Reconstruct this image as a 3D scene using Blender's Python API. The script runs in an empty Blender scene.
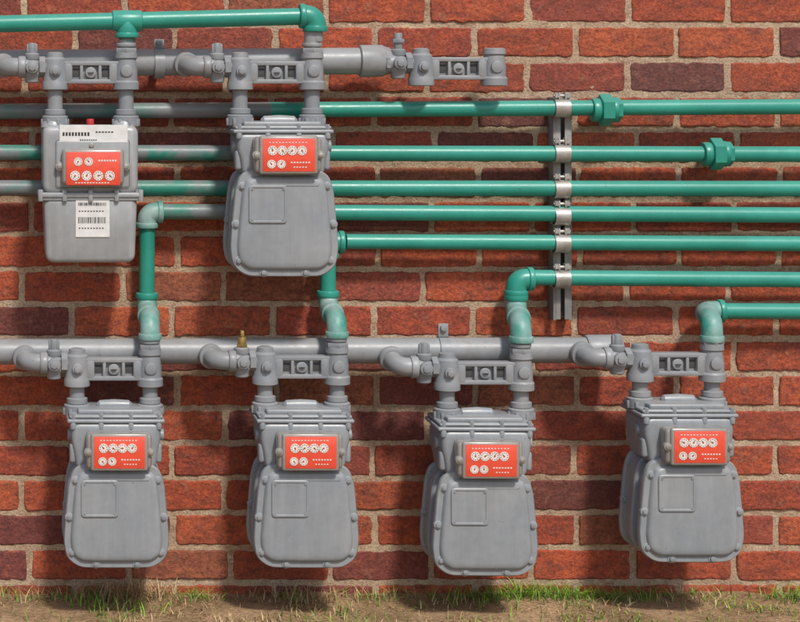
import bpy, bmesh, math, random
import numpy as np
from mathutils import Vector, Matrix, noise
random.seed(7)
S=0.00211; D=3.7; CZ=510*S
def K(d): return (D-d)/D
def P(px,py,d):
    k=K(d); return Vector((px*S*k,-d,CZ+(80-py)*S*k))
def R(r,d=0.145): return r*S*K(d)
scene=bpy.context.scene
# ---------------------------------------------------------------- materials
def nodes_of(name):
    m=bpy.data.materials.new(name); m.use_nodes=True
    nt=m.node_tree; b=nt.nodes['Principled BSDF']
    return m,nt,b
def N(nt,t,**kw):
    n=nt.nodes.new(t)
    for k,v in kw.items():
        if k in n.inputs: n.inputs[k].default_value=v
        else: setattr(n,k,v)
    return n
def ramp(nt,fac,p0,p1,c0=(0,0,0,1),c1=(1,1,1,1)):
    r=nt.nodes.new('ShaderNodeValToRGB'); e=r.color_ramp.elements
    e[0].position=p0;e[1].position=p1;e[0].color=c0;e[1].color=c1
    nt.links.new(fac,r.inputs[0]); return r.outputs[0]
def mix(nt,fac,a,b,blend='MIX'):
    m=nt.nodes.new('ShaderNodeMix'); m.data_type='RGBA'; m.blend_type=blend
    for i,v in ((0,fac),(6,a),(7,b)):
        if isinstance(v,(int,float)): m.inputs[i].default_value=v
        elif isinstance(v,tuple): m.inputs[i].default_value=v if len(v)==4 else (*v,1)
        else: nt.links.new(v,m.inputs[i])
    return m.outputs[2]
def paint(name,base,second,rough=0.45,blotch=14,blo=(0.40,0.65),dust=(0.40,0.39,0.37),dustamt=0.2,bump=0.08,fleck=None,metal=0.0,third=None,grain=0.12,streak=0.0):
    m,nt,b=nodes_of(name)
    tc=N(nt,'ShaderNodeNewGeometry')
    pos=tc.outputs['Position']
    n1=N(nt,'ShaderNodeTexNoise',Scale=blotch,Detail=4.0,Roughness=0.6); nt.links.new(pos,n1.inputs['Vector'])
    c=mix(nt,ramp(nt,n1.outputs[0],*blo),base,second)
    n2=N(nt,'ShaderNodeTexNoise',Scale=60.0,Detail=3.0,Roughness=0.6); nt.links.new(pos,n2.inputs['Vector'])
    c=mix(nt,grain,c,ramp(nt,n2.outputs[0],0.3,0.7,(0.3,0.3,0.3,1),(0.7,0.7,0.7,1)),'OVERLAY')
    if streak:
        mp=N(nt,'ShaderNodeMapping'); mp.inputs['Scale'].default_value=(1,1,0.10); nt.links.new(pos,mp.inputs[0])
        n6=N(nt,'ShaderNodeTexNoise',Scale=70.0,Detail=3.0,Roughness=0.6); nt.links.new(mp.outputs[0],n6.inputs['Vector'])
        c=mix(nt,streak,c,ramp(nt,n6.outputs[0],0.35,0.65,(0.32,0.31,0.29,1),(0.62,0.62,0.62,1)),'OVERLAY')
    if third:
        n5=N(nt,'ShaderNodeTexNoise',Scale=9.0,Detail=5.0,Roughness=0.7); nt.links.new(pos,n5.inputs['Vector'])
        mm=N(nt,'ShaderNodeMath',operation='MULTIPLY'); mm.inputs[1].default_value=0.5
        nt.links.new(ramp(nt,n5.outputs[0],0.58,0.68),mm.inputs[0])
        c=mix(nt,mm.outputs[0],c,third)
    if fleck:
        n4=N(nt,'ShaderNodeTexNoise',Scale=150.0,Detail=2.0); nt.links.new(pos,n4.inputs['Vector'])
        c=mix(nt,ramp(nt,n4.outputs[0],0.73,0.77),c,fleck)
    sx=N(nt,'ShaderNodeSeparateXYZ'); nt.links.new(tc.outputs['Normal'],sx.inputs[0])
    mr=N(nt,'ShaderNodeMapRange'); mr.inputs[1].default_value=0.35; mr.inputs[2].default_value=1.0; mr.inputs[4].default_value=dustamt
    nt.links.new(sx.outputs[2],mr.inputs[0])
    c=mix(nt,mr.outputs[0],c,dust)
    nt.links.new(c,b.inputs['Base Color'])
    rr=N(nt,'ShaderNodeMapRange'); rr.inputs[3].default_value=rough-0.1; rr.inputs[4].default_value=rough+0.15
    nt.links.new(n2.outputs[0],rr.inputs[0]); nt.links.new(rr.outputs[0],b.inputs['Roughness'])
    b.inputs['Metallic'].default_value=metal
    n3=N(nt,'ShaderNodeTexNoise',Scale=300.0,Detail=2.0); nt.links.new(pos,n3.inputs['Vector'])
    bp=N(nt,'ShaderNodeBump',Strength=bump,Distance=0.001); nt.links.new(n3.outputs[0],bp.inputs['Height'])
    nt.links.new(bp.outputs[0],b.inputs['Normal'])
    return m
GREY=paint('grey_enamel',(0.225,0.242,0.258),(0.26,0.27,0.278),0.34,blotch=9,bump=0.07,streak=0.16,fleck=(0.16,0.155,0.15))
GREYD=paint('grey_cast_iron',(0.20,0.213,0.226),(0.25,0.252,0.255),0.40,bump=0.18,fleck=(0.14,0.12,0.10))
GREYP=paint('grey_pipe_paint',(0.265,0.272,0.28),(0.205,0.21,0.215),0.40,blotch=7,bump=0.12,fleck=(0.16,0.13,0.11),third=(0.19,0.15,0.12))
TIN=paint('light_grey_tin',(0.30,0.31,0.315),(0.26,0.268,0.27),0.34,bump=0.05,streak=0.14)
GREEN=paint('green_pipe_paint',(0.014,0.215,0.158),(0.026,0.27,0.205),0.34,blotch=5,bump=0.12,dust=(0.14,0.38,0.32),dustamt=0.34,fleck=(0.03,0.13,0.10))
GREENW=paint('green_pipe_weathered',(0.012,0.18,0.13),(0.15,0.17,0.17),0.42,blotch=7,blo=(0.45,0.55),bump=0.15,fleck=(0.03,0.09,0.07))
GREENP=paint('green_chalked',(0.03,0.24,0.185),(0.29,0.38,0.365),0.45,blotch=13,blo=(0.38,0.66),bump=0.15,grain=0.1)
GREYW=paint('grey_overspray',(0.16,0.165,0.17),(0.06,0.15,0.13),0.42,blotch=6,blo=(0.5,0.64),bump=0.12)
STEEL=paint('galvanised_steel',(0.40,0.38,0.35),(0.26,0.24,0.21),0.38,blotch=40,metal=0.5,bump=0.2,fleck=(0.16,0.09,0.05))
STRUT=paint('strut_paint',(0.20,0.20,0.20),(0.28,0.26,0.23),0.5,blotch=30,third=(0.18,0.10,0.06))
BRASS=paint('old_brass',(0.42,0.27,0.07),(0.25,0.17,0.06),0.4,blotch=40,metal=0.6)
def flat(name,col,rough=0.5,coat=0):
    m,nt,b=nodes_of(name)
    g=N(nt,'ShaderNodeNewGeometry'); n=N(nt,'ShaderNodeTexNoise',Scale=60.0,Detail=4.0); nt.links.new(g.outputs[0],n.inputs['Vector'])
    c=mix(nt,ramp(nt,n.outputs[0],0.35,0.7),tuple(x*0.85 for x in col),col)
    nt.links.new(c,b.inputs['Base Color']); b.inputs['Roughness'].default_value=rough
    b.inputs['Coat Weight'].default_value=coat; b.inputs['Coat Roughness'].default_value=0.15
    return m
RED=flat('red_index_face',(0.74,0.07,0.032),0.5,0.5)
WHITE=flat('white_print',(0.72,0.66,0.60),0.5)
LABEL=flat('white_sticker',(0.66,0.65,0.63),0.5)
BLACK=flat('black_print',(0.03,0.03,0.03),0.5)
DARK=flat('dark_slot',(0.06,0.06,0.06),0.8)
REDCAP=flat('red_plastic',(0.5,0.03,0.03),0.4)
HOUS=flat('index_housing',(0.27,0.25,0.225),0.22,0.4)
# ---------------------------------------------------------------- mesh builder
class MB:
    def __init__(s): s.v=[];s.f=[];s.m=[];s.mats=[]
    def mi(s,mat):
        if mat not in s.mats: s.mats.append(mat)
        return s.mats.index(mat)
    def sweep(s,pts,rad,mat,seg=28,cap=True,phase=0.0):
        pts=[Vector(p) for p in pts]
        if not isinstance(rad,(list,tuple)): rad=[rad]*len(pts)
        k=s.mi(mat); n=len(pts); tang=[]
        for i in range(n):
            a=pts[max(i-1,0)]; b=pts[min(i+1,n-1)]
            t=(b-a)
            tang.append(t.normalized() if t.length>1e-9 else (tang[-1] if tang else Vector((0,0,1))))
        up=Vector((0,0,1)) if abs(tang[0].z)<0.9 else Vector((0,-1,0))
        u=(up-tang[0]*up.dot(tang[0])).normalized(); base=len(s.v)
        for i in range(n):
            t=tang[i]; u=(u-t*u.dot(t)).normalized(); w=t.cross(u)
            for j in range(seg):
                a=2*math.pi*j/seg+phase
                s.v.append(pts[i]+(u*math.cos(a)+w*math.sin(a))*rad[i])
        for i in range(n-1):
            for j in range(seg):
                a=base+i*seg+j; b=base+i*seg+(j+1)%seg
                s.f.append((a,b,b+seg,a+seg)); s.m.append(k)
        if cap:
            s.f.append(tuple(base+j for j in reversed(range(seg)))); s.m.append(k)
            s.f.append(tuple(base+(n-1)*seg+j for j in range(seg))); s.m.append(k)
    def rod(s,a,b,r,mat,seg=28,bev=None,phase=0.0):
        a=Vector(a);b=Vector(b); L=(b-a).length; t=(b-a)/L
        if bev is None: bev=min(r*0.15,L*0.2)
        s.sweep([a,a+t*bev*0.3,a+t*bev,b-t*bev,b-t*bev*0.3,b],[r-bev,r-bev*0.3,r,r,r-bev*0.3,r-bev],mat,seg,phase=phase)
    def prof(s,a,b,pr,mat,seg=28):
        a=Vector(a);b=Vector(b)
        s.sweep([a.lerp(b,t) for t,_ in pr],[r for _,r in pr],mat,seg)
    def hexnut(s,a,b,r,mat): s.rod(a,b,r,mat,seg=6,bev=r*0.08)
    def addbm(s,bm,mat,M=None):
        k=s.mi(mat); base=len(s.v); bm.verts.index_update()
        for v in bm.verts: s.v.append((M@v.co) if M else v.co.copy())
        for f in bm.faces: s.f.append(tuple(base+v.index for v in f.verts)); s.m.append(k)
        bm.free()
    def box(s,c,size,mat,bev=0.001,seg=2,M=None):
        bm=bmesh.new(); bmesh.ops.create_cube(bm,size=1)
        for v in bm.verts: v.co=Vector((v.co.x*size[0],v.co.y*size[1],v.co.z*size[2]))+Vector(c)
        if bev>0: bmesh.ops.bevel(bm,geom=list(bm.edges),offset=bev,segments=seg,affect='EDGES',profile=0.5)
        s.addbm(bm,mat,M)
    def rings(s,rings,mat,M=None):
        k=s.mi(mat); base=len(s.v); n=len(rings[0][0])
        for o,y in rings:
            for (x,z) in o:
                p=Vector((x,y,z)); s.v.append(M@p if M else p)
        for i in range(len(rings)-1):
            for j in range(n):
                a=base+i*n+j;b=base+i*n+(j+1)%n
                s.f.append((a,a+n,b+n,b)); s.m.append(k)
        s.f.append(tuple(base+j for j in range(n))); s.m.append(k)
        s.f.append(tuple(base+(len(rings)-1)*n+j for j in reversed(range(n)))); s.m.append(k)
    def disc(s,c,r,thick,mat,seg=20,M=None):
        o=[(c[0]+r*math.cos(2*math.pi*j/seg),c[2]+r*math.sin(2*math.pi*j/seg)) for j in range(seg)]
        s.rings([(o,c[1]),(o,c[1]-thick)],mat,M)
    def obj(s,name,parent=None,ang=35,smooth=True):
        me=bpy.data.meshes.new(name); me.from_pydata([tuple(v) for v in s.v],[],s.f)
        for m in s.mats: me.materials.append(m)
        me.polygons.foreach_set('material_index',s.m); me.update()
        bm=bmesh.new(); bm.from_mesh(me); bmesh.ops.recalc_face_normals(bm,faces=bm.faces); bm.to_mesh(me); bm.free()
        if smooth:
            me.polygons.foreach_set('use_smooth',[True]*len(me.polygons)); me.set_sharp_from_angle(angle=math.radians(ang))
        o=bpy.data.objects.new(name,me); scene.collection.objects.link(o)
        if parent: o.parent=parent
        return o
def empty(name,loc=(0,0,0)):
    e=bpy.data.objects.new(name,None); e.empty_display_size=0.05; e.location=loc; scene.collection.objects.link(e); return e
def fillet(pts,r,n=8):
    pts=[Vector(p) for p in pts]; out=[pts[0]]
    for i in range(1,len(pts)-1):
        a,b,c=pts[i-1],pts[i],pts[i+1]; d1=(a-b).normalized(); d2=(c-b).normalized()
        p0=b+d1*r; p1=b+d2*r
        for k in range(n+1):
            t=k/n; out.append(p0*(1-t)**2+b*2*t*(1-t)+p1*t*t)
    out.append(pts[-1]); return out
def elbow(mb,c,d1,d2,r,mat,leg=2.2,wall=1.28):
    c=Vector(c);d1=Vector(d1).normalized();d2=Vector(d2).normalized()
    a=c+d1*r*leg; b=c+d2*r*leg
    mb.sweep(fillet([a,c,b],r*leg*0.72,10),r*wall,mat)
    for e,dd in ((a,d1),(b,d2)): mb.rod(e-dd*r*0.55,e+dd*r*0.15,r*(wall+0.17),mat)
def smooth_outline(pts,n=6,r=None):
    out=[];m=len(pts)
    for i in range(m):
        a=Vector(pts[i-1]);b=Vector(pts[i]);c=Vector(pts[(i+1)%m])
        l=min((a-b).length,(c-b).length)*0.45
        rr=min(l,r) if r else l
        p0=b+(a-b).normalized()*rr;p1=b+(c-b).normalized()*rr
        for k in range(n+1):
            t=k/n; q=p0*(1-t)**2+b*2*t*(1-t)+p1*t*t; out.append((q.x,q.y))
    return out
def scl(o,k,cx=0,cz=0): return [((x-cx)*k+cx,(z-cz)*k+cz) for x,z in o]
def inset(o,d):
    n=len(o); out=[]
    cen=sum((Vector(q) for q in o),Vector((0,0)))/n
    for i in range(n):
        a=Vector(o[i-1]);b=Vector(o[(i+1)%n]); t=(b-a).normalized(); nn=Vector((-t.y,t.x))
        c=Vector(o[i])
        if nn.dot(cen-c)<0: nn=-nn
        q=c+nn*d; out.append((q.x,q.y))
    return out
# ---------------------------------------------------------------- brick wall
PW=100.5*S; PH=34.8*S; MT=0.0126
wall=empty('brick_wall')
x0,x1=-1.6,3.6; ztop=CZ+(80-25)*S
rows=range(-34,20)
verts=[];faces=[];cols=[]
pal=[((0.36,0.068,0.026),36),((0.31,0.056,0.025),26),((0.41,0.088,0.033),14),((0.25,0.052,0.030),10),((0.17,0.045,0.033),8),((0.29,0.088,0.042),8),((0.13,0.044,0.036),3)]
pc=[p[0] for p in pal];pw=[p[1] for p in pal]
for k in rows:
    zt=ztop-k*PH; zb=zt-PH
    if zt<0.0-0.16 or k<-30: continue
    if k%2==0: off=(0.72)*PW+random.uniform(-0.04,0.03)*PW
    else: off=(0.27)*PW+random.uniform(-0.06,0.05)*PW
    n0=int((x0-off)/PW)
    x=off+n0*PW
    while x<x1:
        w=PW+random.uniform(-0.003,0.003)
        a=x+MT/2+random.uniform(-.001,.001); b=x+w-MT/2+random.uniform(-.001,.001)
        t=zt-MT/2+random.uniform(-.0012,.0012); bo=zb+MT/2+random.uniform(-.0012,.0012)
        lx=(x+w/2)/S; py=80+(CZ-(zt+zb)/2)/S
        c=random.choices(pc,pw)[0]
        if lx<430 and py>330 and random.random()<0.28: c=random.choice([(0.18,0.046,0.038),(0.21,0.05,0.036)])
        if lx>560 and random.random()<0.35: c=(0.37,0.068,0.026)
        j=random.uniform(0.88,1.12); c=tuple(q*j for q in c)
        proud=-0.0068+random.uniform(-.0014,.0012); tl=random.uniform(-.0007,.0007)
        ol=[]
        nx=20;nz=6
        for i in range(nx): ol.append((a+(b-a)*i/nx,bo))
        for i in range(nz): ol.append((b,bo+(t-bo)*i/nz))
        for i in range(nx): ol.append((b-(b-a)*i/nx,t))
        for i in range(nz): ol.append((a,t-(t-bo)*i/nz))
        mx,mz=(a+b)/2,(t+bo)/2
        base=len(verts); n=len(ol)
        cfac=[ (0.9 if (i in(0,nx,nx+nz,2*nx+nz)) else 0) for i in range(n)]
        jit=[(noise.noise(Vector((p[0]*55,p[1]*55,k)))*0.0030+random.uniform(-.0008,.0008)) for p in ol]
        for ring,(ins,y) in enumerate(((0,0.01),(0.0,proud+0.0022),(0.0008,proud+0.0007),(0.0026,proud))):
            for i,(px_,pz_) in enumerate(ol):
                e=ins+jit[i]+cfac[i]*0.0016+(random.random()*0.0010 if ring>1 else 0)
                dx=(1 if px_<mx-1e-5 else -1); dz=(1 if pz_<mz-1e-5 else -1)
                onx = abs(px_-a)<1e-6 or abs(px_-b)<1e-6; onz=abs(pz_-bo)<1e-6 or abs(pz_-t)<1e-6
                verts.append((px_+(dx*e if onx else 0),y+tl*(px_-mx)/0.1,pz_+(dz*e if onz else 0)))
        for r_ in range(3):
            for i in range(n):
                p=base+r_*n+i;q=base+r_*n+(i+1)%n
                faces.append((p,q,q+n,p+n))
        faces.append(tuple(base+3*n+i for i in range(n)))
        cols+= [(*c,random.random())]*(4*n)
        x+=w
me=bpy.data.meshes.new('bricks'); me.from_pydata(verts,[],faces)
ca=me.color_attributes.new('bc','FLOAT_COLOR','POINT'); ca.data.foreach_set('color',np.array(cols,dtype=np.float32).ravel())
m,nt,b=nodes_of('brick_clay')
at=N(nt,'ShaderNodeAttribute',attribute_name='bc'); g=N(nt,'ShaderNodeNewGeometry'); pos=g.outputs[0]
addv=N(nt,'ShaderNodeVectorMath',operation='MULTIPLY_ADD'); nt.links.new(at.outputs['Alpha'],addv.inputs[0]); addv.inputs[1].default_value=(3,5,7); nt.links.new(pos,addv.inputs[2])
mp=N(nt,'ShaderNodeMapping'); mp.inputs['Scale'].default_value=(1,1,2.2); nt.links.new(addv.outputs[0],mp.inputs[0])
n1=N(nt,'ShaderNodeTexNoise',Scale=24.0,Detail=5.0,Roughness=0.68); nt.links.new(mp.outputs[0],n1.inputs['Vector'])
n2=N(nt,'ShaderNodeTexNoise',Scale=150.0,Detail=4.0,Roughness=0.75); nt.links.new(addv.outputs[0],n2.inputs['Vector'])
n3=N(nt,'ShaderNodeTexNoise',Scale=2.6,Detail=3.0,Roughness=0.6); nt.links.new(pos,n3.inputs['Vector'])
n4=N(nt,'ShaderNodeTexNoise',Scale=38.0,Detail=6.0,Roughness=0.75); nt.links.new(pos,n4.inputs['Vector'])
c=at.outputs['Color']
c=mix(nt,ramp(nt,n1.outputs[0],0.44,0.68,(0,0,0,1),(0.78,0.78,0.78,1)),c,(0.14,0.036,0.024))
c=mix(nt,ramp(nt,n1.outputs[0],0.28,0.42,(0.55,0.55,0.55,1),(0,0,0,1)),c,(0.46,0.125,0.045))
c=mix(nt,0.85,c,ramp(nt,n2.outputs[0],0.3,0.7,(0.18,0.18,0.18,1),(0.82,0.82,0.82,1)),'OVERLAY')
c=mix(nt,ramp(nt,n4.outputs[0],0.57,0.74,(0,0,0,1),(0.6,0.6,0.6,1)),c,(0.38,0.20,0.12))
c=mix(nt,ramp(nt,n3.outputs[0],0.50,0.75,(0,0,0,1),(0.4,0.4,0.4,1)),c,(0.10,0.035,0.028))
nt.links.new(c,b.inputs['Base Color']); b.inputs['Roughness'].default_value=0.8
sm=N(nt,'ShaderNodeMath',operation='MULTIPLY_ADD'); nt.links.new(n2.outputs[0],sm.inputs[0]); sm.inputs[1].default_value=0.5; nt.links.new(n4.outputs[0],sm.inputs[2])
bp=N(nt,'ShaderNodeBump',Strength=1.0,Distance=0.0055); nt.links.new(sm.outputs[0],bp.inputs['Height']); nt.links.new(bp.outputs[0],b.inputs['Normal'])
me.materials.append(m); o=bpy.data.objects.new('bricks',me); scene.collection.objects.link(o); o.parent=wall
st=0.0065; zs=np.arange(-0.2,3.4,st); xs=np.arange(x0,x1,st); V=[]
for z in zs:
    for x in xs:
        h=noise.noise(Vector((x*22,z*22,0)))*0.0026+noise.noise(Vector((x*90,z*90,3)))*0.0018
        V.append((x,-0.0034-h,z))
nx=len(xs);nz=len(zs); F=[(i*nx+j,i*nx+j+1,(i+1)*nx+j+1,(i+1)*nx+j) for i in range(nz-1) for j in range(nx-1)]
me=bpy.data.meshes.new('mortar'); me.from_pydata(V,[],F); me.polygons.foreach_set('use_smooth',[True]*len(F))
m,nt,b=nodes_of('lime_mortar'); g=N(nt,'ShaderNodeNewGeometry'); pos=g.outputs[0]
n1=N(nt,'ShaderNodeTexNoise',Scale=12.0,Detail=5.0,Roughness=0.65); nt.links.new(pos,n1.inputs['Vector'])
n2=N(nt,'ShaderNodeTexNoise',Scale=230.0,Detail=3.0,Roughness=0.7); nt.links.new(pos,n2.inputs['Vector'])
n3=N(nt,'ShaderNodeTexNoise',Scale=45.0,Detail=4.0,Roughness=0.7); nt.links.new(pos,n3.inputs['Vector'])
c=mix(nt,ramp(nt,n1.outputs[0],0.35,0.7),(0.46,0.34,0.225),(0.34,0.225,0.15))
c=mix(nt,ramp(nt,n3.outputs[0],0.53,0.68,(0,0,0,1),(0.65,0.65,0.65,1)),c,(0.25,0.10,0.055))
c=mix(nt,0.65,c,ramp(nt,n2.outputs[0],0.3,0.7,(0.22,0.22,0.22,1),(0.78,0.78,0.78,1)),'OVERLAY')
nt.links.new(c,b.inputs['Base Color']); b.inputs['Roughness'].default_value=0.95
bp=N(nt,'ShaderNodeBump',Strength=0.9,Distance=0.004); nt.links.new(n2.outputs[0],bp.inputs['Height']); nt.links.new(bp.outputs[0],b.inputs['Normal'])
me.materials.append(m); o=bpy.data.objects.new('mortar',me); scene.collection.objects.link(o); o.parent=wall
mb=MB(); mb.box(((x0+x1)/2,0.13,1.6),(x1-x0-0.02,0.22,3.58),m,0); mb.obj('wall_core',wall)
# ---------------------------------------------------------------- horizontal green supply pipes
dP=0.060
def hpipe(y0,xa,xb,ya,yb,r,matseg,name='gas_supply_pipe',d=dP):
    e=empty(name); mb=MB()
    for a,c,mt in matseg:
        f=lambda x: ya+(yb-ya)*(x-xa)/(xb-xa)
        n=14
        mb.sweep([P(a+(c-a)*i/n,f(a+(c-a)*i/n),d) for i in range(n+1)],R(r,d),mt)
    mb.obj('pipe',e); return e
XR=1250; XL=-500
def union(parent,px,py,r,d=dP):
    mb=MB(); c=P(px,py,d); u=R(1,d); X=Vector((1,0,0))
    mb.hexnut(c-X*u*6,c+X*u*6,R(16,d),GREEN)
    mb.rod(c-X*u*14,c-X*u*5,R(r+4,d),GREEN); mb.rod(c+X*u*5,c+X*u*11,R(r+5,d),GREEN)
    mb.hexnut(c+X*u*10,c+X*u*15,R(r+4.5,d),GREEN)
    mb.obj('union_coupling',parent)
p1=hpipe(0,-500,1250,114.5,104.0,7.8,[(XL,270,GREYW),(270,XR,GREEN)]); union(p1,605,110,7.8)
p2=hpipe(0,-500,1250,151.5,155.2,7.8,[(XL,270,GREENW),(270,XR,GREEN)]); union(p2,716,154,7.8)
p3=hpipe(0,-500,1250,187.5,189,7.8,[(XL,270,GREENW),(270,XR,GREEN)])
p4=hpipe(0,150,1250,211.5,217.5,7.8,[(163,270,GREENW),(270,XR,GREEN)])
p5=hpipe(0,343,1250,241.5,246,7.6,[(346,XR,GREEN)])
p6=hpipe(0,520,1250,277.5,283,7.8,[(530,XR,GREEN)])
p7=hpipe(0,707,1250,311,313,8,[(716,XR,GREEN)])
X=Vector((1,0,0));Z=Vector((0,0,1));Y=Vector((0,1,0))
dR=0.150
def drop(parent,hx,hy,vx,ebot,rx,r=7.8,m_el=GREENW,m_v=GREEN,m_low=GREENP):
    mb=MB(); c=P(vx,hy,dP)
    elbow(mb,c,X,-Z,R(r,dP),m_el,leg=1.9)
    cb=P(vx,ebot,dP); cf=P(rx,ebot+13,dR)
    cb2=Vector((c.x,cb.y,cb.z))
    mb.sweep([c-Z*R(10,dP),cb2+Z*R(8,dP)],R(r,dP),m_v)
    rr=R(r,dP)
    top=cb2+Z*rr*1.6
    bot=cf-Z*rr*2.0
    mb.sweep(fillet([top,cb2,cf,bot],rr*1.7,10),rr*1.24,m_low)
    mb.rod(top-Z*rr*0.3,top+Z*rr*0.5,rr*1.45,m_v)
    mb.rod(bot-Z*rr*0.2,bot+Z*rr*0.6,rr*1.45,m_low)
    mid=(cb2+cf)/2; dv=(cf-cb2).normalized()
    mb.rod(mid-dv*rr*0.45,mid+dv*rr*0.45,rr*1.42,m_low)
    mb.obj('drop_pipe',parent)
    return bot
b1=drop(p4,150,212,147,309,150,m_el=GREENP)
b2=drop(p5,343,242,328,307,337,m_el=GREEN)
b3=drop(p6,520,279,516,311,521,r=8.2,m_el=GREEN)
mb=MB(); c=P(704,311,dP); rr=R(8,dP); cf=P(712,322,dR)
mb.sweep(fillet([c+X*rr*2.2,c,cf,cf-Z*rr*2.2],rr*1.5,10),rr*1.26,GREENP)
mb.rod(c+X*rr*1.7,c+X*rr*2.4,rr*1.45,GREEN); mb.rod(cf-Z*rr*1.6,cf-Z*rr*2.4,rr*1.45,GREENP)
mb.obj('drop_pipe',p7); b4=cf-Z*rr*2.2
# ---------------------------------------------------------------- manifold mains
dM=0.085
def main(px0,px1,py0,py1,r,name):
    e=empty(name); mb=MB(); a=P(px0,py0,dM);b=P(px1,py1,dM)
    mb.sweep([a.lerp(b,i/10) for i in range(11)],R(r,dM),GREYP)
    t=(b-a).normalized(); rr=R(r,dM)
    return e,mb,a,b,t,rr
e_low,mb,a,b,t,rr=main(-500,600,353,350,12.8,'gas_manifold_pipe')
mb.rod(b-t*rr*1.2,b+t*rr*1.6,rr*1.2,GREYP,bev=rr*0.25)
mb.obj('pipe',e_low)
def strap(parent,px,py,r,d=dM,hang=18):
    mb=MB(); c=P(px,py,d); rr=R(r,d)+0.0015
    pts=[c+Vector((0,math.sin(a)*rr,math.cos(a)*rr)) for a in np.linspace(-math.pi*0.05,math.pi*2*0.95,26)]
    w=R(5,d)
    k=mb.mi(GREYD);base=len(mb.v)
    for p in pts:
        dirv=(p-c).normalized()
        mb.v += [p-X*w,p+X*w,p+X*w+dirv*0.0025,p-X*w+dirv*0.0025]
    for i in range(len(pts)-1):
        o_=base+i*4
        for j in range(4):
            mb.f.append((o_+j,o_+(j+1)%4,o_+4+(j+1)%4,o_+4+j)); mb.m.append(k)
    mb.box(tuple(c+Z*(rr+R(hang,d)/2)),(w*2,0.006,R(hang,d)),GREYD,0.001)
    mb.rod(c+Z*(rr+R(hang,d)*0.7)+Y*0.006,c+Z*(rr+R(hang,d)*0.7)-Y*0.010,R(3.5,d),GREYD,seg=6)
    mb.box(tuple(c+Y*(dM/2+rr/2)),(w*1.6,dM-rr-0.002,w*1.2),GREYD,0.001)
    mb.obj('pipe_strap',parent)
strap(e_low,443,351,12.8,hang=14)
e_up,mb,a,b,t,rr=main(-500,372,66,61,13.4,'gas_manifold_pipe')
mb.prof(b-t*rr*1.0,b+t*rr*1.9,[(0,rr*1.05),(0.03,rr*1.2),(0.6,rr*1.2),(0.64,rr*1.12),(0.95,rr*0.85),(1.0,rr*0.8)],GREYP)
mb.obj('pipe',e_up)
strap(e_up,159,63.5,13.4,hang=10)
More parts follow.
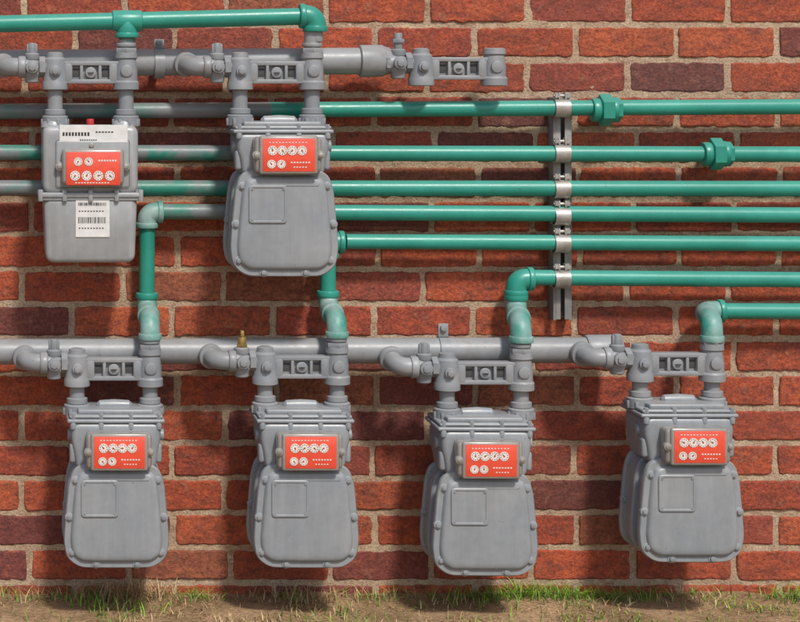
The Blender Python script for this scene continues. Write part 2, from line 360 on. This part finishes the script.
# ---------------------------------------------------------------- meter bars + valves + risers
def meterbar(ix,ox,py,mainpy,ytop_meter,out_up=None,brass=False,elb=True,riser=True,tall=False,d=0.150):
    e=empty('meter_bar'); u=R(1,d); mb=MB()
    inl=P(ix,py,d); out=P(ox,py,d)
    inl.z=(inl.z+out.z)/2; out.z=inl.z
    mb.prof(inl+Z*u*18,inl-Z*u*20,[(0,u*5),(0.03,u*8),(0.14,u*8.5),(0.2,u*11),(0.5,u*12.5),(0.75,u*12),(0.8,u*13),(0.98,u*13),(1,u*11)],GREYD)
    mb.prof(out+Z*u*18,out-Z*u*20,[(0,u*8),(0.02,u*11),(0.16,u*11.5),(0.2,u*10),(0.5,u*11.5),(0.75,u*11.5),(0.8,u*13),(0.98,u*13),(1,u*11)],GREYD)
    L=(out.x-inl.x); cx=(out.x+inl.x)/2
    for zz,th in ((6.5,2.2),(-11.5,2.2)):
        mb.box((cx,inl.y,inl.z+u*zz),(L-u*14,u*13,u*th*2),GREYD,u*1.0)
    mb.box((cx,inl.y+u*1,inl.z-u*2.5),(L-u*16,u*4,u*18),GREYD,u*0.5)
    for f in (-0.30,-0.13,0.13,0.30):
        mb.box((cx+L*f,inl.y,inl.z-u*2.5),(u*3.2,u*12,u*18),GREYD,u*0.8)
    c=Vector((cx,inl.y,inl.z-u*2.5))
    mb.rod(c+Y*u*5,c-Y*u*5.5,u*5.5,GREYD); mb.rod(c-Y*u*5.3,c-Y*u*5.9,u*3.2,DARK,bev=0)
    for sx_ in (-0.215,0.215):
        mb.box((cx+L*sx_,inl.y-u*1.3,inl.z-u*2.5),(u*7.5,u*1.2,u*8),DARK,u*0.2)
    for s_,c0 in ((1,inl),(-1,out)):
        mb.box((c0.x+s_*u*13,c0.y,c0.z-u*2.5),(u*9,u*14,u*20),GREYD,u*2.5)
    mb.rod(inl-Y*u*6-Z*u*1,inl-Y*u*14.5-Z*u*1,u*5.5,GREYD); mb.hexnut(inl-Y*u*14-Z*u*1,inl-Y*u*17-Z*u*1,u*3.6,GREYD)
    mb.rod(out-Y*u*6-Z*u*1,out-Y*u*13-Z*u*1,u*6.0,GREYD)
    mb.obj('bar_casting',e)
    mb=MB(); v=Vector((inl.x-u*23,inl.y,inl.z+u*3))
    mb.prof(v+Z*u*14,v-Z*u*16,[(0,u*6),(0.04,u*7.5),(0.2,u*7.5),(0.25,u*6.5),(0.32,u*9),(0.7,u*9.5),(0.8,u*7.5),(0.96,u*7),(1,u*5.5)],GREYD)
    top=BRASS if brass else GREYD
    mb.rod(v+Z*u*12,v+Z*u*(24 if not tall else 30),u*(4.2),top)
    if brass: mb.hexnut(v+Z*u*13,v+Z*u*17,u*5.5,top); mb.box(tuple(v+Z*u*27),(u*3.5,u*8,u*7),top,u*0.6)
    elif tall: mb.hexnut(v+Z*u*20,v+Z*u*24,u*6.5,top)
    else: mb.box(tuple(v+Z*u*18.5),(u*11,u*4.5,u*9),top,u*1)
    mb.rod(v-Y*u*7,v-Y*u*13,u*6.5,GREYD); mb.hexnut(v-Y*u*12,v-Y*u*15,u*4,GREYD)
    mb.hexnut(v+X*u*7,v+X*u*13.5,u*10.5,GREYD)
    mb.rod(v+X*u*12,inl+Z*u*3,u*8,GREYD)
    mb.rod(v-X*u*13,v+X*0,u*9,GREYD)
    mb.hexnut(v-X*u*13,v-X*u*9,u*10,GREYD)
    mb.obj('shutoff_valve',e)
    if elb:
        mb=MB(); ex=inl.x-u*50
        mc=P(0,mainpy,dM)
        A=Vector((ex-u*4,-dM+0.0,mc.z)); B=Vector((ex,inl.y,v.z))
        mb.sweep(fillet([A,B,B+X*u*20],u*14,10),u*9.2,GREYP)
        mb.rod(B+X*u*13,B+X*u*21,u*11,GREYP)
        dv=(B-A).normalized(); mb.rod(A+dv*R(11.5,dM),A+dv*R(19,dM),u*12.5,GREYP)
        mb.prof(B+X*u*20,v-X*u*10,[(0,u*7),(1,u*7)],GREYP)
        mb.obj('branch_elbow',e)
    if riser:
        mb=MB()
        zt=P(0,ytop_meter,d).z
        for c0 in (inl,out):
            top=c0-Z*u*19; bot=Vector((c0.x,c0.y,zt))
            mb.sweep([top,bot+Z*u*10],u*7.6,GREYD)
            mb.prof(bot+Z*u*17,bot-Z*u*1,[(0,u*8),(0.05,u*10.5),(0.30,u*10.5),(0.34,u*9.5),(0.38,u*12),(0.42,u*13),(0.94,u*13),(1,u*11.5)],GREYD)
            for j in range(8):
                a=2*math.pi*j/8+0.2
                q=bot+Vector((math.cos(a),math.sin(a),0))*u*12.6+Z*u*3.5
                mb.rod(q-Z*u*3.6,q+Z*u*3.6,u*1.9,GREYD,seg=8)
        mb.obj('swivel_risers',e)
    if out_up is not None:
        mb=MB(); t0=out+Z*u*17; t1=Vector((out.x,out.y,out_up))
        mb.sweep([t0,t1],u*7.9,GREYD)
        mb.hexnut(t0,t0+Z*u*5,u*11.5,GREYD)
        mb.rod(t0+Z*u*6,t0+Z*u*10,u*10,GREYD)
        mb.obj('outlet_nipple',e)
    return e
meterbar(77,150,366,353,414,out_up=b1.z+0.002)
meterbar(265,337,364,352,412,out_up=b2.z+0.002,brass=True)
meterbar(447,521,370,351,418,out_up=b3.z+0.002)
meterbar(640,712,361,350,407,out_up=b4.z+0.002)
meterbar(55,126,70,64,126,out_up=P(0,40,dR).z)
meterbar(240,312,70,62,125,out_up=P(0,30,dR).z)
eb=meterbar(421,494,66,61,0,elb=False,riser=False,tall=True,d=0.10)
mb=MB(); u=R(1,dR)
mb.rod(P(384,61,dM),P(400,63,0.10),u*9.5,GREYD)
mb.obj('inlet_nipple',eb)
e=empty('gas_supply_pipe'); mb=MB(); d=dR; u=R(1,d)
f=lambda x:24+(16-24)*x/322
mb.sweep([P(x,f(x),d) for x in range(-500,315,40)]+[P(312,f(312),d)],u*8.6,GREEN)
c=P(315,16,d); elbow(mb,c,-X,-Z,u*8.6,GREEN,leg=1.7)
mb.rod(c-Z*u*14+X*0,c-Z*u*26,u*8,GREYD)
c=P(127,f(127),d)
mb.rod(c-X*u*15,c+X*u*15,u*10.6,GREEN); mb.rod(c,c-Z*u*14,u*10.6,GREEN)
mb.rod(c-Z*u*12,c-Z*u*17,u*12,GREEN); mb.rod(c-Z*u*15,c-Z*u*32,u*8,GREENW)
mb.obj('pipe',e)
# ---------------------------------------------------------------- strut bracket
e=empty('pipe_support_strut'); mb=MB(); d=0.022; u=R(1,d)
za=P(0,97,d).z; zb=P(0,319,d).z
for px in (552,567):
    c=P(px,200,d); c.z=(za+zb)/2
    mb.box(tuple(c),(u*3.4,0.040,za-zb),STRUT,u*0.5)
    c2=P(px+(3 if px==552 else -3)*1.0,200,d)
    mb.box((c2.x,-0.0415,c.z),(u*5.0,0.003,za-zb-u*2),STRUT,u*0.3)
c=P(559.5,200,0.008); mb.box((c.x,-0.0095,(za+zb)/2),(u*16,0.004,za-zb-0.004),STRUT,0.0005)
z=zb+u*8
while z<za-u*6:
    mb.rod((P(559.5,0,0.01).x,-0.0115,z),(P(559.5,0,0.01).x,-0.0122,z),u*3.2,DARK,seg=12,bev=0); z+=u*17
mb.obj('channel',e)
mb=MB()
for py,xx in ((108,0),(153.5,0),(189,0),(216,0),(243.5,0),(279,0)):
    c=P(561,py,dP); rr=R(7.8,dP); w=R(7.5,dP)
    k=mb.mi(STEEL)
    pts=[c+Vector((0,-math.sin(a)*(rr+0.001),math.cos(a)*(rr+0.001))) for a in np.linspace(-0.6,math.pi+0.6,22)]
    base=len(mb.v); thick=0.0028
    for p in pts:
        dv=(p-c).normalized(); mb.v+=[p-X*w,p+X*w,p+X*w+dv*thick,p-X*w+dv*thick]
    for i in range(len(pts)-1):
        o_=base+i*4
        for j in range(4): mb.f.append((o_+j,o_+(j+1)%4,o_+4+(j+1)%4,o_+4+j)); mb.m.append(k)
    for s_ in (-1,1):
        q=c+Z*(rr+R(3.2,dP))-Y*0.004+X*s_*R(3.2,dP)
        mb.box(tuple(q),(R(1.6,dP),0.016,R(9,dP)),STEEL,0.0005)
    q=c+Z*(rr+R(4.5,dP))-Y*0.006
    mb.rod(q-X*R(8.5,dP),q+X*R(8.5,dP),R(1.6,dP),STEEL,seg=10)
    mb.hexnut(q+X*R(4,dP),q+X*R(7.5,dP),R(3.4,dP),STEEL); mb.hexnut(q-X*R(7.5,dP),q-X*R(4,dP),R(3.2,dP),STEEL)
    mb.box((c.x,-0.040,c.z-rr*0.9),(w*2.2,0.012,0.006),STEEL,0.001)
mb.obj('pipe_clamps',e)
# ---------------------------------------------------------------- gas meters
dF=0.225
def dial(mb,x,y,z,r):
    mb.disc((x,y,z),r,0.0006,WHITE,20)
    for j in range(10):
        a=2*math.pi*j/10
        mb.disc((x+math.sin(a)*r*0.74,y-0.0007,z+math.cos(a)*r*0.74),r*0.10,0.0003,BLACK,6)
    a=random.uniform(0,6.28); t=Matrix.Translation((x,y-0.0010,z))@Matrix.Rotation(a,4,'Y')
    mb.box((0,0,r*0.2),(r*0.14,0.0004,r*0.62),BLACK,0,M=t)
    mb.disc((x,y-0.0007,z),r*0.2,0.0004,RED,10)
def dial_face(mb,c,w,h,u,front):
    mb.box((c[0],front+u*1.0,c[1]),(w,u*2,h),RED,u*0.8)
    y=front-0.0004
    for i in range(4): dial(mb,c[0]-w*0.31+i*w*0.185,y,c[1]+h*0.14,h*0.145)
    for i in range(2): dial(mb,c[0]-w*0.33+i*w*0.185,y,c[1]-h*0.27,h*0.13)
    for i in range(7): mb.box((c[0]+w*0.05+i*w*0.055,y,c[1]-h*0.22),(w*0.032,0.0006,h*0.04),WHITE,0)
    for i in range(12): mb.box((c[0]-w*0.36+i*w*0.062,y,c[1]+h*0.38),(w*0.03,0.0006,h*0.03),WHITE,0)
    for i in range(5): mb.box((c[0]+w*0.10+i*w*0.055,y,c[1]-h*0.36),(w*0.03,0.0006,h*0.03),WHITE,0)
def gasmeter(px,py,scale=1.0,yaw=0.0,topx=0,ch=1.0):
    e=empty('gas_meter',P(px,py,dF)); e.rotation_euler=(0,0,math.radians(yaw))
    u=R(1,dF)*scale
    half=[(0,52),(28,52.5),(43,47),(48,32),(51,0),(53,-26),(50,-43),(37,-52.5)]
    ol=[(x,z) for x,z in half]+[(0,-53)]+[(-x,z) for x,z in reversed(half[1:])]
    ol=[(x*u,z*u) for x,z in ol]; o0=smooth_outline(ol,6)
    mb=MB()
    i1=inset(o0,u*1.2); i4=inset(o0,u*6.5);i6=inset(o0,u*7.8);i9=inset(o0,u*11)
    mb.rings([(i1,u*8),(o0,u*6.5),(o0,u*2),(inset(o0,u*0.6),u*0.6),(i1,0),(i4,0),(inset(o0,u*6.9),-u*0.8),(i6,-u*2.6),(inset(o0,u*9),-u*3.8),(i9,-u*4.6),(inset(o0,u*15),-u*5)],GREY)
    def badge(cx,cz,w,h):
        bo=smooth_outline([(cx-w/2,cz-h/2),(cx+w/2,cz-h/2),(cx+w/2,cz+h/2),(cx-w/2,cz+h/2)],5,u*4)
        bi=inset(bo,u*0.8); b2=inset(bo,u*2.2)
        mb.rings([(bo,-u*4.6),(bo,-u*6),(bi,-u*6.6),(b2,-u*6.6),(inset(bo,u*2.9),-u*5.9)],GREY)
    badge(-u*17,u*18,u*37,u*37)
    for hx,hz in ((-17-15,33),(-17+15,33),(-17-15,3),(-17+15,3)): mb.disc((hx*u,-u*5.8,hz*u),u*1.2,u*1.0,GREYD,10)
    mb.obj('front_cover',e)
    mb=MB()
    for bx,bz in ((-44.5,38),(44.5,38),(-51,-2),(51,-2),(-48,-40),(48,-40),(-22,-52.5),(22,-52.5)):
        c=Vector((bx*u*0.925,0,bz*u*0.925))
        mb.rod(c+Y*u*6.5,c-Y*u*0.8,u*4.6,GREY,seg=20,bev=u*1.2)
        mb.hexnut(c-Y*u*0.6,c-Y*u*2.6,u*2.6,GREYD)
    body=scl(o0,0.955); depth=0.128
    b3=inset(body,u*2)
    mb.rings([(body,u*7),(b3,u*12),(inset(body,u*3),depth*0.42),(inset(body,u*3),depth*0.5),(b3,depth*0.8),(body,depth*0.86)],GREY)
    mb.rings([(body,depth*0.40),(inset(body,-u*1.5),depth*0.43),(inset(body,-u*1.5),depth*0.48),(body,depth*0.51)],GREY)
    mb.rings([(i1,depth*0.86),(o0,depth*0.87),(o0,depth*0.92),(i4,depth*0.94),(i9,depth*1.06),(inset(o0,u*15),depth*1.09)],GREY)
    for bx,bz in ((-44.5,38),(-51,-2),(-48,-40),(44.5,38),(51,-2),(48,-40)):
        c=Vector((bx*u*0.93,depth*0.86,bz*u*0.93)); mb.rod(c-Y*u*2,c+Y*u*4,u*4.6,GREY,seg=16); mb.hexnut(c-Y*u*5,c-Y*u*1,u*3,GREYD)
    mb.obj('body',e)
    mb=MB()
    y0=0.012; y1=0.128; ym=(y0+y1)/2; yd=y1-y0
    zc=lambda z: 52+(z-52)*ch
    ux=[(-40,44),(40,44),(42,60),(45,zc(72)),(45,zc(92)),(-45,zc(92)),(-45,zc(72)),(-42,60)]
    uo=smooth_outline([((x+topx)*u,z*u) for x,z in ux],6,u*9)
    mb.rings([(inset(uo,u*5),y0-u*1),(inset(uo,u*2.5),y0-u*0.1),(inset(uo,u*0.8),y0+u*2),(uo,y0+u*6),(uo,y1-u*4),(inset(uo,u*3),y1)],GREY)
    for zz,ww,hh,dd in ((93,98,4.0,1.06),(97.2,94,3.6,1.0),(101,76,5,0.8)):
        mb.box((topx*u,ym,zc(zz)*u),(ww*u,yd*dd,hh*u),GREY,u*1.7,3)
    for q in (-43,-15,15,43):
        mb.rod(((q+topx)*u,y0+u*1.5,zc(95)*u),((q+topx)*u,y0+u*1.5,zc(101)*u),u*2.4,GREYD,seg=6)
        mb.rod(((q+topx)*u,y0+u*1.5,zc(85)*u),((q+topx)*u,y0+u*1.5,zc(92)*u),u*3.2,GREY,seg=14)
    mb.prof(Vector((-18*u,ym,zc(104)*u)),Vector((18*u,ym,zc(104)*u)),[(0,u*2),(0.08,u*5),(0.5,u*6),(0.92,u*5),(1,u*2)],GREY)
    for s_ in (-1,1):
        q=Vector(((s_*45+topx)*u,ym-0.02,zc(76)*u)); mb.rod(q-X*u*3,q+X*u*4.5*1,u*6,GREY,seg=20)
        mb.box(((s_*43+topx)*u,y0+u*10,60*u),(u*7,u*14,u*20),GREY,u*3.2,3)
    mb.obj('valve_chamber',e)
    mb=MB()
    ic=(2*u,66*u)
    fy=-0.027
    mb.box((ic[0],fy+0.026,ic[1]),(u*65,0.045,u*35),HOUS,u*4,3)
    mb.box((ic[0],fy+0.003,ic[1]+u*0),(u*57,0.009,u*37.5),HOUS,u*2.5,3)
    dial_face(mb,ic,51*u,32*u,u,fy-0.0025)
    for s_ in (-1,1):
        q=Vector((ic[0]+s_*31*u,fy+0.012,ic[1])); mb.rod(q,q-Y*0.012,u*4.0,HOUS,seg=16); mb.rod(q-Y*0.0115,q-Y*0.014,u*2.4,STEEL,seg=10)
    mb.obj('register_index',e)
    return e
gasmeter(116.5,515.5,1.0)
gasmeter(306.5,515.5,1.0,yaw=-0.5)
gasmeter(485.5,523.5,1.0,yaw=-1,topx=3)
gasmeter(692,510,1.0)
gasmeter(284.5,222.5,1.03,ch=0.88)
def tinmeter(px,py):
    e=empty('gas_meter',P(px,py,dF)); u=R(1,dF); mb=MB()
    def hb(z0,z1,w0,w1,y0,y1):
        o=smooth_outline([(-w0*u,z0*u),(w0*u,z0*u),(w1*u,z1*u),(-w1*u,z1*u)],5,u*9)
        mb.rings([(inset(o,u*5),y0-u*1.0),(inset(o,u*2),y0+u*0.4),(inset(o,u*0.5),y0+u*2),(o,y0+u*5),(o,y1-u*4),(inset(o,u*4),y1)],TIN)
    hb(-2,66,47.5,48,0.0,0.13); hb(-71,-4,44.5,47,0.0,0.13)
    mb.box((0,0.064,-3*u),(105*u,0.145,5*u),TIN,u*1.5,3)
    mb.box((0,0.064,-6.5*u),(101*u,0.138,4*u),TIN,u*1.2,2)
    mb.obj('case',e)
    mb=MB()
    for bx in (-50,-26,0,26,50):
        mb.rod((bx*u,-u*2.6,-9*u),(bx*u,-u*2.6,2.5*u),u*2.6,TIN,seg=8)
    mb.box((2*u,-u*1.0,28*u),(74*u,u*3,48*u),TIN,u*2.5,3)
    mb.box((2*u,-0.012,26*u),(62*u,0.026,36*u),HOUS,u*4,3)
    for s_ in (-1,1):
        mb.rod((2*u+s_*33*u,0.002,26*u),(2*u+s_*33*u,-0.016,26*u),u*4.5,HOUS,seg=14); mb.rod((2*u+s_*33*u,-0.015,26*u),(2*u+s_*33*u,-0.018,26*u),u*2.6,STEEL,seg=10)
    mb.rod((1*u,0.002,47*u),(1*u,-0.010,47*u),u*2.4,STEEL,seg=10)
    y=-0.027
    mb.box((2*u,y+u*1,24*u),(54*u,u*2,33*u),RED,u*0.8)
    y-=0.0004
    for i in range(4): dial(mb,(-16+i*11.5)*u,y,17*u,4.9*u)
    for i in range(2): dial(mb,(-13+i*10.5)*u,y,31*u,4.2*u)
    for i in range(7): mb.box(((8+i*2.7)*u,y,32*u),(u*1.7,0.0006,u*1.6),WHITE,0)
    for i in range(12): mb.box(((-15+i*2.9)*u,y,10*u),(u*1.7,0.0006,u*1.0),WHITE,0)
    mb.obj('register_index',e)
    mb=MB()
    mb.box((3*u,-u*1.6,57*u),(68*u,u*1.0,20*u),LABEL,u*0.2)
    for i in range(9): mb.box(((-27+i*3.1)*u,-u*2.2,58*u),(u*2.0,u*0.3,u*3.6),BLACK,0)
    for i in range(6): mb.box(((6+i*3.1)*u,-u*2.2,60*u),(u*2.0,u*0.3,u*1.4),BLACK,0)
    for i in range(8): mb.box(((-10+i*2.2)*u,-u*2.2,52*u),(u*1.4,u*0.3,u*1.2),BLACK,0)
    mb.box((2*u,-u*1.5,-26*u),(34*u,u*0.9,38*u),LABEL,u*0.2)
    x=-12
    while x<16:
        w=random.choice((0.5,0.7,1.1)); mb.box((x*u,-u*2.1,-28*u),(w*u,u*0.3,6*u),BLACK,0); x+=w+random.choice((0.6,1.0))
    x=-12
    while x<16:
        w=random.choice((0.5,0.7,1.1)); mb.box((x*u,-u*2.1,-12*u),(w*u,u*0.3,3*u),BLACK,0); x+=w+random.choice((0.6,1.0))
    for r_ in range(2):
        for i in range(9): mb.box(((-11+i*2.9)*u,-u*2.1,(-19-r_*17)*u),(u*1.5,u*0.3,u*1.1),BLACK,0)
    mb.obj('labels',e,smooth=False)
    mb=MB(); mb.rod((0,0.01,64*u),(0,0.01,73*u),u*3.8,REDCAP,seg=14)
    for s_ in (-36,36): mb.prof(Vector((s_*u,0.07,64*u)),Vector((s_*u,0.07,71*u)),[(0,u*13),(0.5,u*12),(1,u*10)],TIN)
    mb.obj('seal_cap_and_ports',e)
tinmeter(90.5,192)
# ---------------------------------------------------------------- ground + grass
me=bpy.data.meshes.new('ground')
V=[];F=[]
gx=list(np.arange(-2,4.01,0.04)); gy=list(np.arange(0.02,-1.6,-0.04))
gx=[-60,-20,-6]+gx+[8,20,60]; gy=[60,20,3]+gy+[-3,-8,-20,-60]
for y in gy:
    for x in gx:
        h=noise.noise(Vector((x*5,y*5,1)))*0.010+noise.noise(Vector((x*17,y*17,2)))*0.006 if (-2<x<4 and -1.6<y<0.1) else -0.0
        V.append((x,y,h-0.004))
nx=len(gx)
F=[(i*nx+j,(i+1)*nx+j,(i+1)*nx+j+1,i*nx+j+1) for i in range(len(gy)-1) for j in range(nx-1)]
me.from_pydata(V,[],F); me.polygons.foreach_set('use_smooth',[True]*len(F))
m,nt,b=nodes_of('soil'); g=N(nt,'ShaderNodeNewGeometry'); pos=g.outputs[0]
n1=N(nt,'ShaderNodeTexNoise',Scale=7.0,Detail=5.0,Roughness=0.7); nt.links.new(pos,n1.inputs['Vector'])
n2=N(nt,'ShaderNodeTexNoise',Scale=120.0,Detail=4.0,Roughness=0.7); nt.links.new(pos,n2.inputs['Vector'])
c=mix(nt,ramp(nt,n1.outputs[0],0.4,0.6),(0.44,0.28,0.15),(0.27,0.17,0.08))
c=mix(nt,0.8,c,ramp(nt,n2.outputs[0],0.3,0.7,(0.2,0.2,0.2,1),(0.8,0.8,0.8,1)),'OVERLAY')
nt.links.new(c,b.inputs['Base Color']); b.inputs['Roughness'].default_value=0.95
bp=N(nt,'ShaderNodeBump',Strength=1.0,Distance=0.01); nt.links.new(n2.outputs[0],bp.inputs['Height']); nt.links.new(bp.outputs[0],b.inputs['Normal'])
me.materials.append(m); o=bpy.data.objects.new('ground',me); scene.collection.objects.link(o)
V=[];F=[];C=[]
def blade(x,y,h,w,lean,ang,col):
    z=noise.noise(Vector((x*5,y*5,1)))*0.010+noise.noise(Vector((x*17,y*17,2)))*0.006-0.006
    dx,dy=math.cos(ang),math.sin(ang); sx,sy=-dy*w,dx*w; base=len(V)
    for t in (0,0.35,0.7,1.0):
        l=lean*h*t*t; zz=z+h*(t-0.35*abs(lean)*t*t); ww=(1-t)**0.6 if t<1 else 0.05
        V.append((x+dx*l+sx*ww,min(y+dy*l+sy*ww,-0.009),zz)); V.append((x+dx*l-sx*ww,min(y+dy*l-sy*ww,-0.009),zz))
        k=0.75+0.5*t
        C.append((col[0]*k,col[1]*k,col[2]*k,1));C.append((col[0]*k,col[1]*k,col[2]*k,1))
    for i in range(3): F.append((base+2*i,base+2*i+1,base+2*i+3,base+2*i+2))
greens=[(0.17,0.32,0.02),(0.13,0.25,0.02),(0.23,0.38,0.035),(0.08,0.15,0.02)]
straws=[(0.48,0.34,0.16),(0.40,0.27,0.13),(0.55,0.42,0.23),(0.26,0.17,0.09)]
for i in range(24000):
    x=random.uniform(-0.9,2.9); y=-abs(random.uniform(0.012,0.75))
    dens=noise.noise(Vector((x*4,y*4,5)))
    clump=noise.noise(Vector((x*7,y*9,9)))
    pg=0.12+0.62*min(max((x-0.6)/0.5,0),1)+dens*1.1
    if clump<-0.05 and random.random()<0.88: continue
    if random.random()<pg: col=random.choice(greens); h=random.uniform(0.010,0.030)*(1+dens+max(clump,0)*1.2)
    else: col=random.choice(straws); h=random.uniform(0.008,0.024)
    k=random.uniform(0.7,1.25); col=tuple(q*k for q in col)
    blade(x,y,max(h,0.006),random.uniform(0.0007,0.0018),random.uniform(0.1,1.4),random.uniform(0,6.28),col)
def tuft(px,n,hh,cols,spread=0.05):
    x0_=px*S
    for i in range(n):
        a=random.uniform(0,6.28)
        x=x0_+random.gauss(0,spread); y=-0.03-abs(random.gauss(0,0.025))
        blade(x,y,random.uniform(0.5,1)*hh,random.uniform(0.0007,0.0014),random.uniform(0.3,1.6),a,random.choice(cols))
tuft(130,460,0.058,straws,0.045); tuft(118,140,0.055,straws,0.03); tuft(300,140,0.045,straws+greens[:1],0.04); tuft(40,90,0.045,greens+straws,0.04)
tuft(190,60,0.04,greens,0.03); tuft(370,70,0.04,greens+straws,0.04); tuft(520,340,0.045,greens,0.08); tuft(600,260,0.042,greens,0.08); tuft(700,60,0.03,greens+straws,0.06); tuft(785,120,0.045,greens,0.03); tuft(430,60,0.035,greens+straws,0.04)
me=bpy.data.meshes.new('grass'); me.from_pydata(V,[],F)
ca=me.color_attributes.new('gc','FLOAT_COLOR','POINT'); ca.data.foreach_set('color',np.array(C,dtype=np.float32).ravel())
m,nt,b=nodes_of('grass_blades'); at=N(nt,'ShaderNodeAttribute',attribute_name='gc'); nt.links.new(at.outputs['Color'],b.inputs['Base Color']); b.inputs['Roughness'].default_value=0.6
me.materials.append(m); o=bpy.data.objects.new('grass',me); scene.collection.objects.link(o)
# ---------------------------------------------------------------- light, sky, camera
el=math.radians(50); az=math.radians(14)
ts=Vector((math.sin(az)*math.cos(el),-math.cos(az)*math.cos(el),math.sin(el)))
L=bpy.data.lights.new('sun','SUN'); L.energy=3.3; L.angle=math.radians(6); L.color=(1.0,0.96,0.90)
lo=bpy.data.objects.new('sun',L); scene.collection.objects.link(lo); lo.rotation_euler=(-ts).to_track_quat('-Z','Y').to_euler(); lo.location=(3,-4,5)
w=bpy.data.worlds.new('World'); scene.world=w; w.use_nodes=True; nt=w.node_tree
sk=nt.nodes.new('ShaderNodeTexSky'); sk.sky_type='NISHITA'; sk.sun_disc=False; sk.sun_elevation=el; sk.sun_rotation=math.atan2(ts.x,ts.y); sk.dust_density=2.0
bg=nt.nodes['Background']; nt.links.new(sk.outputs[0],bg.inputs[0]); bg.inputs[1].default_value=0.14
cam=bpy.data.cameras.new('camera'); co=bpy.data.objects.new('camera',cam); scene.collection.objects.link(co)
co.location=(0,-D,CZ); co.rotation_euler=(math.radians(90),0,0)
cam.sensor_fit='HORIZONTAL'; cam.sensor_width=36; cam.lens=36*D/(800*S); cam.shift_x=0.5; cam.shift_y=(80-311)/800; cam.clip_start=0.05; cam.clip_end=500
scene.camera=co
scene.view_settings.view_transform='Standard'; scene.view_settings.look='None'; scene.view_settings.exposure=0
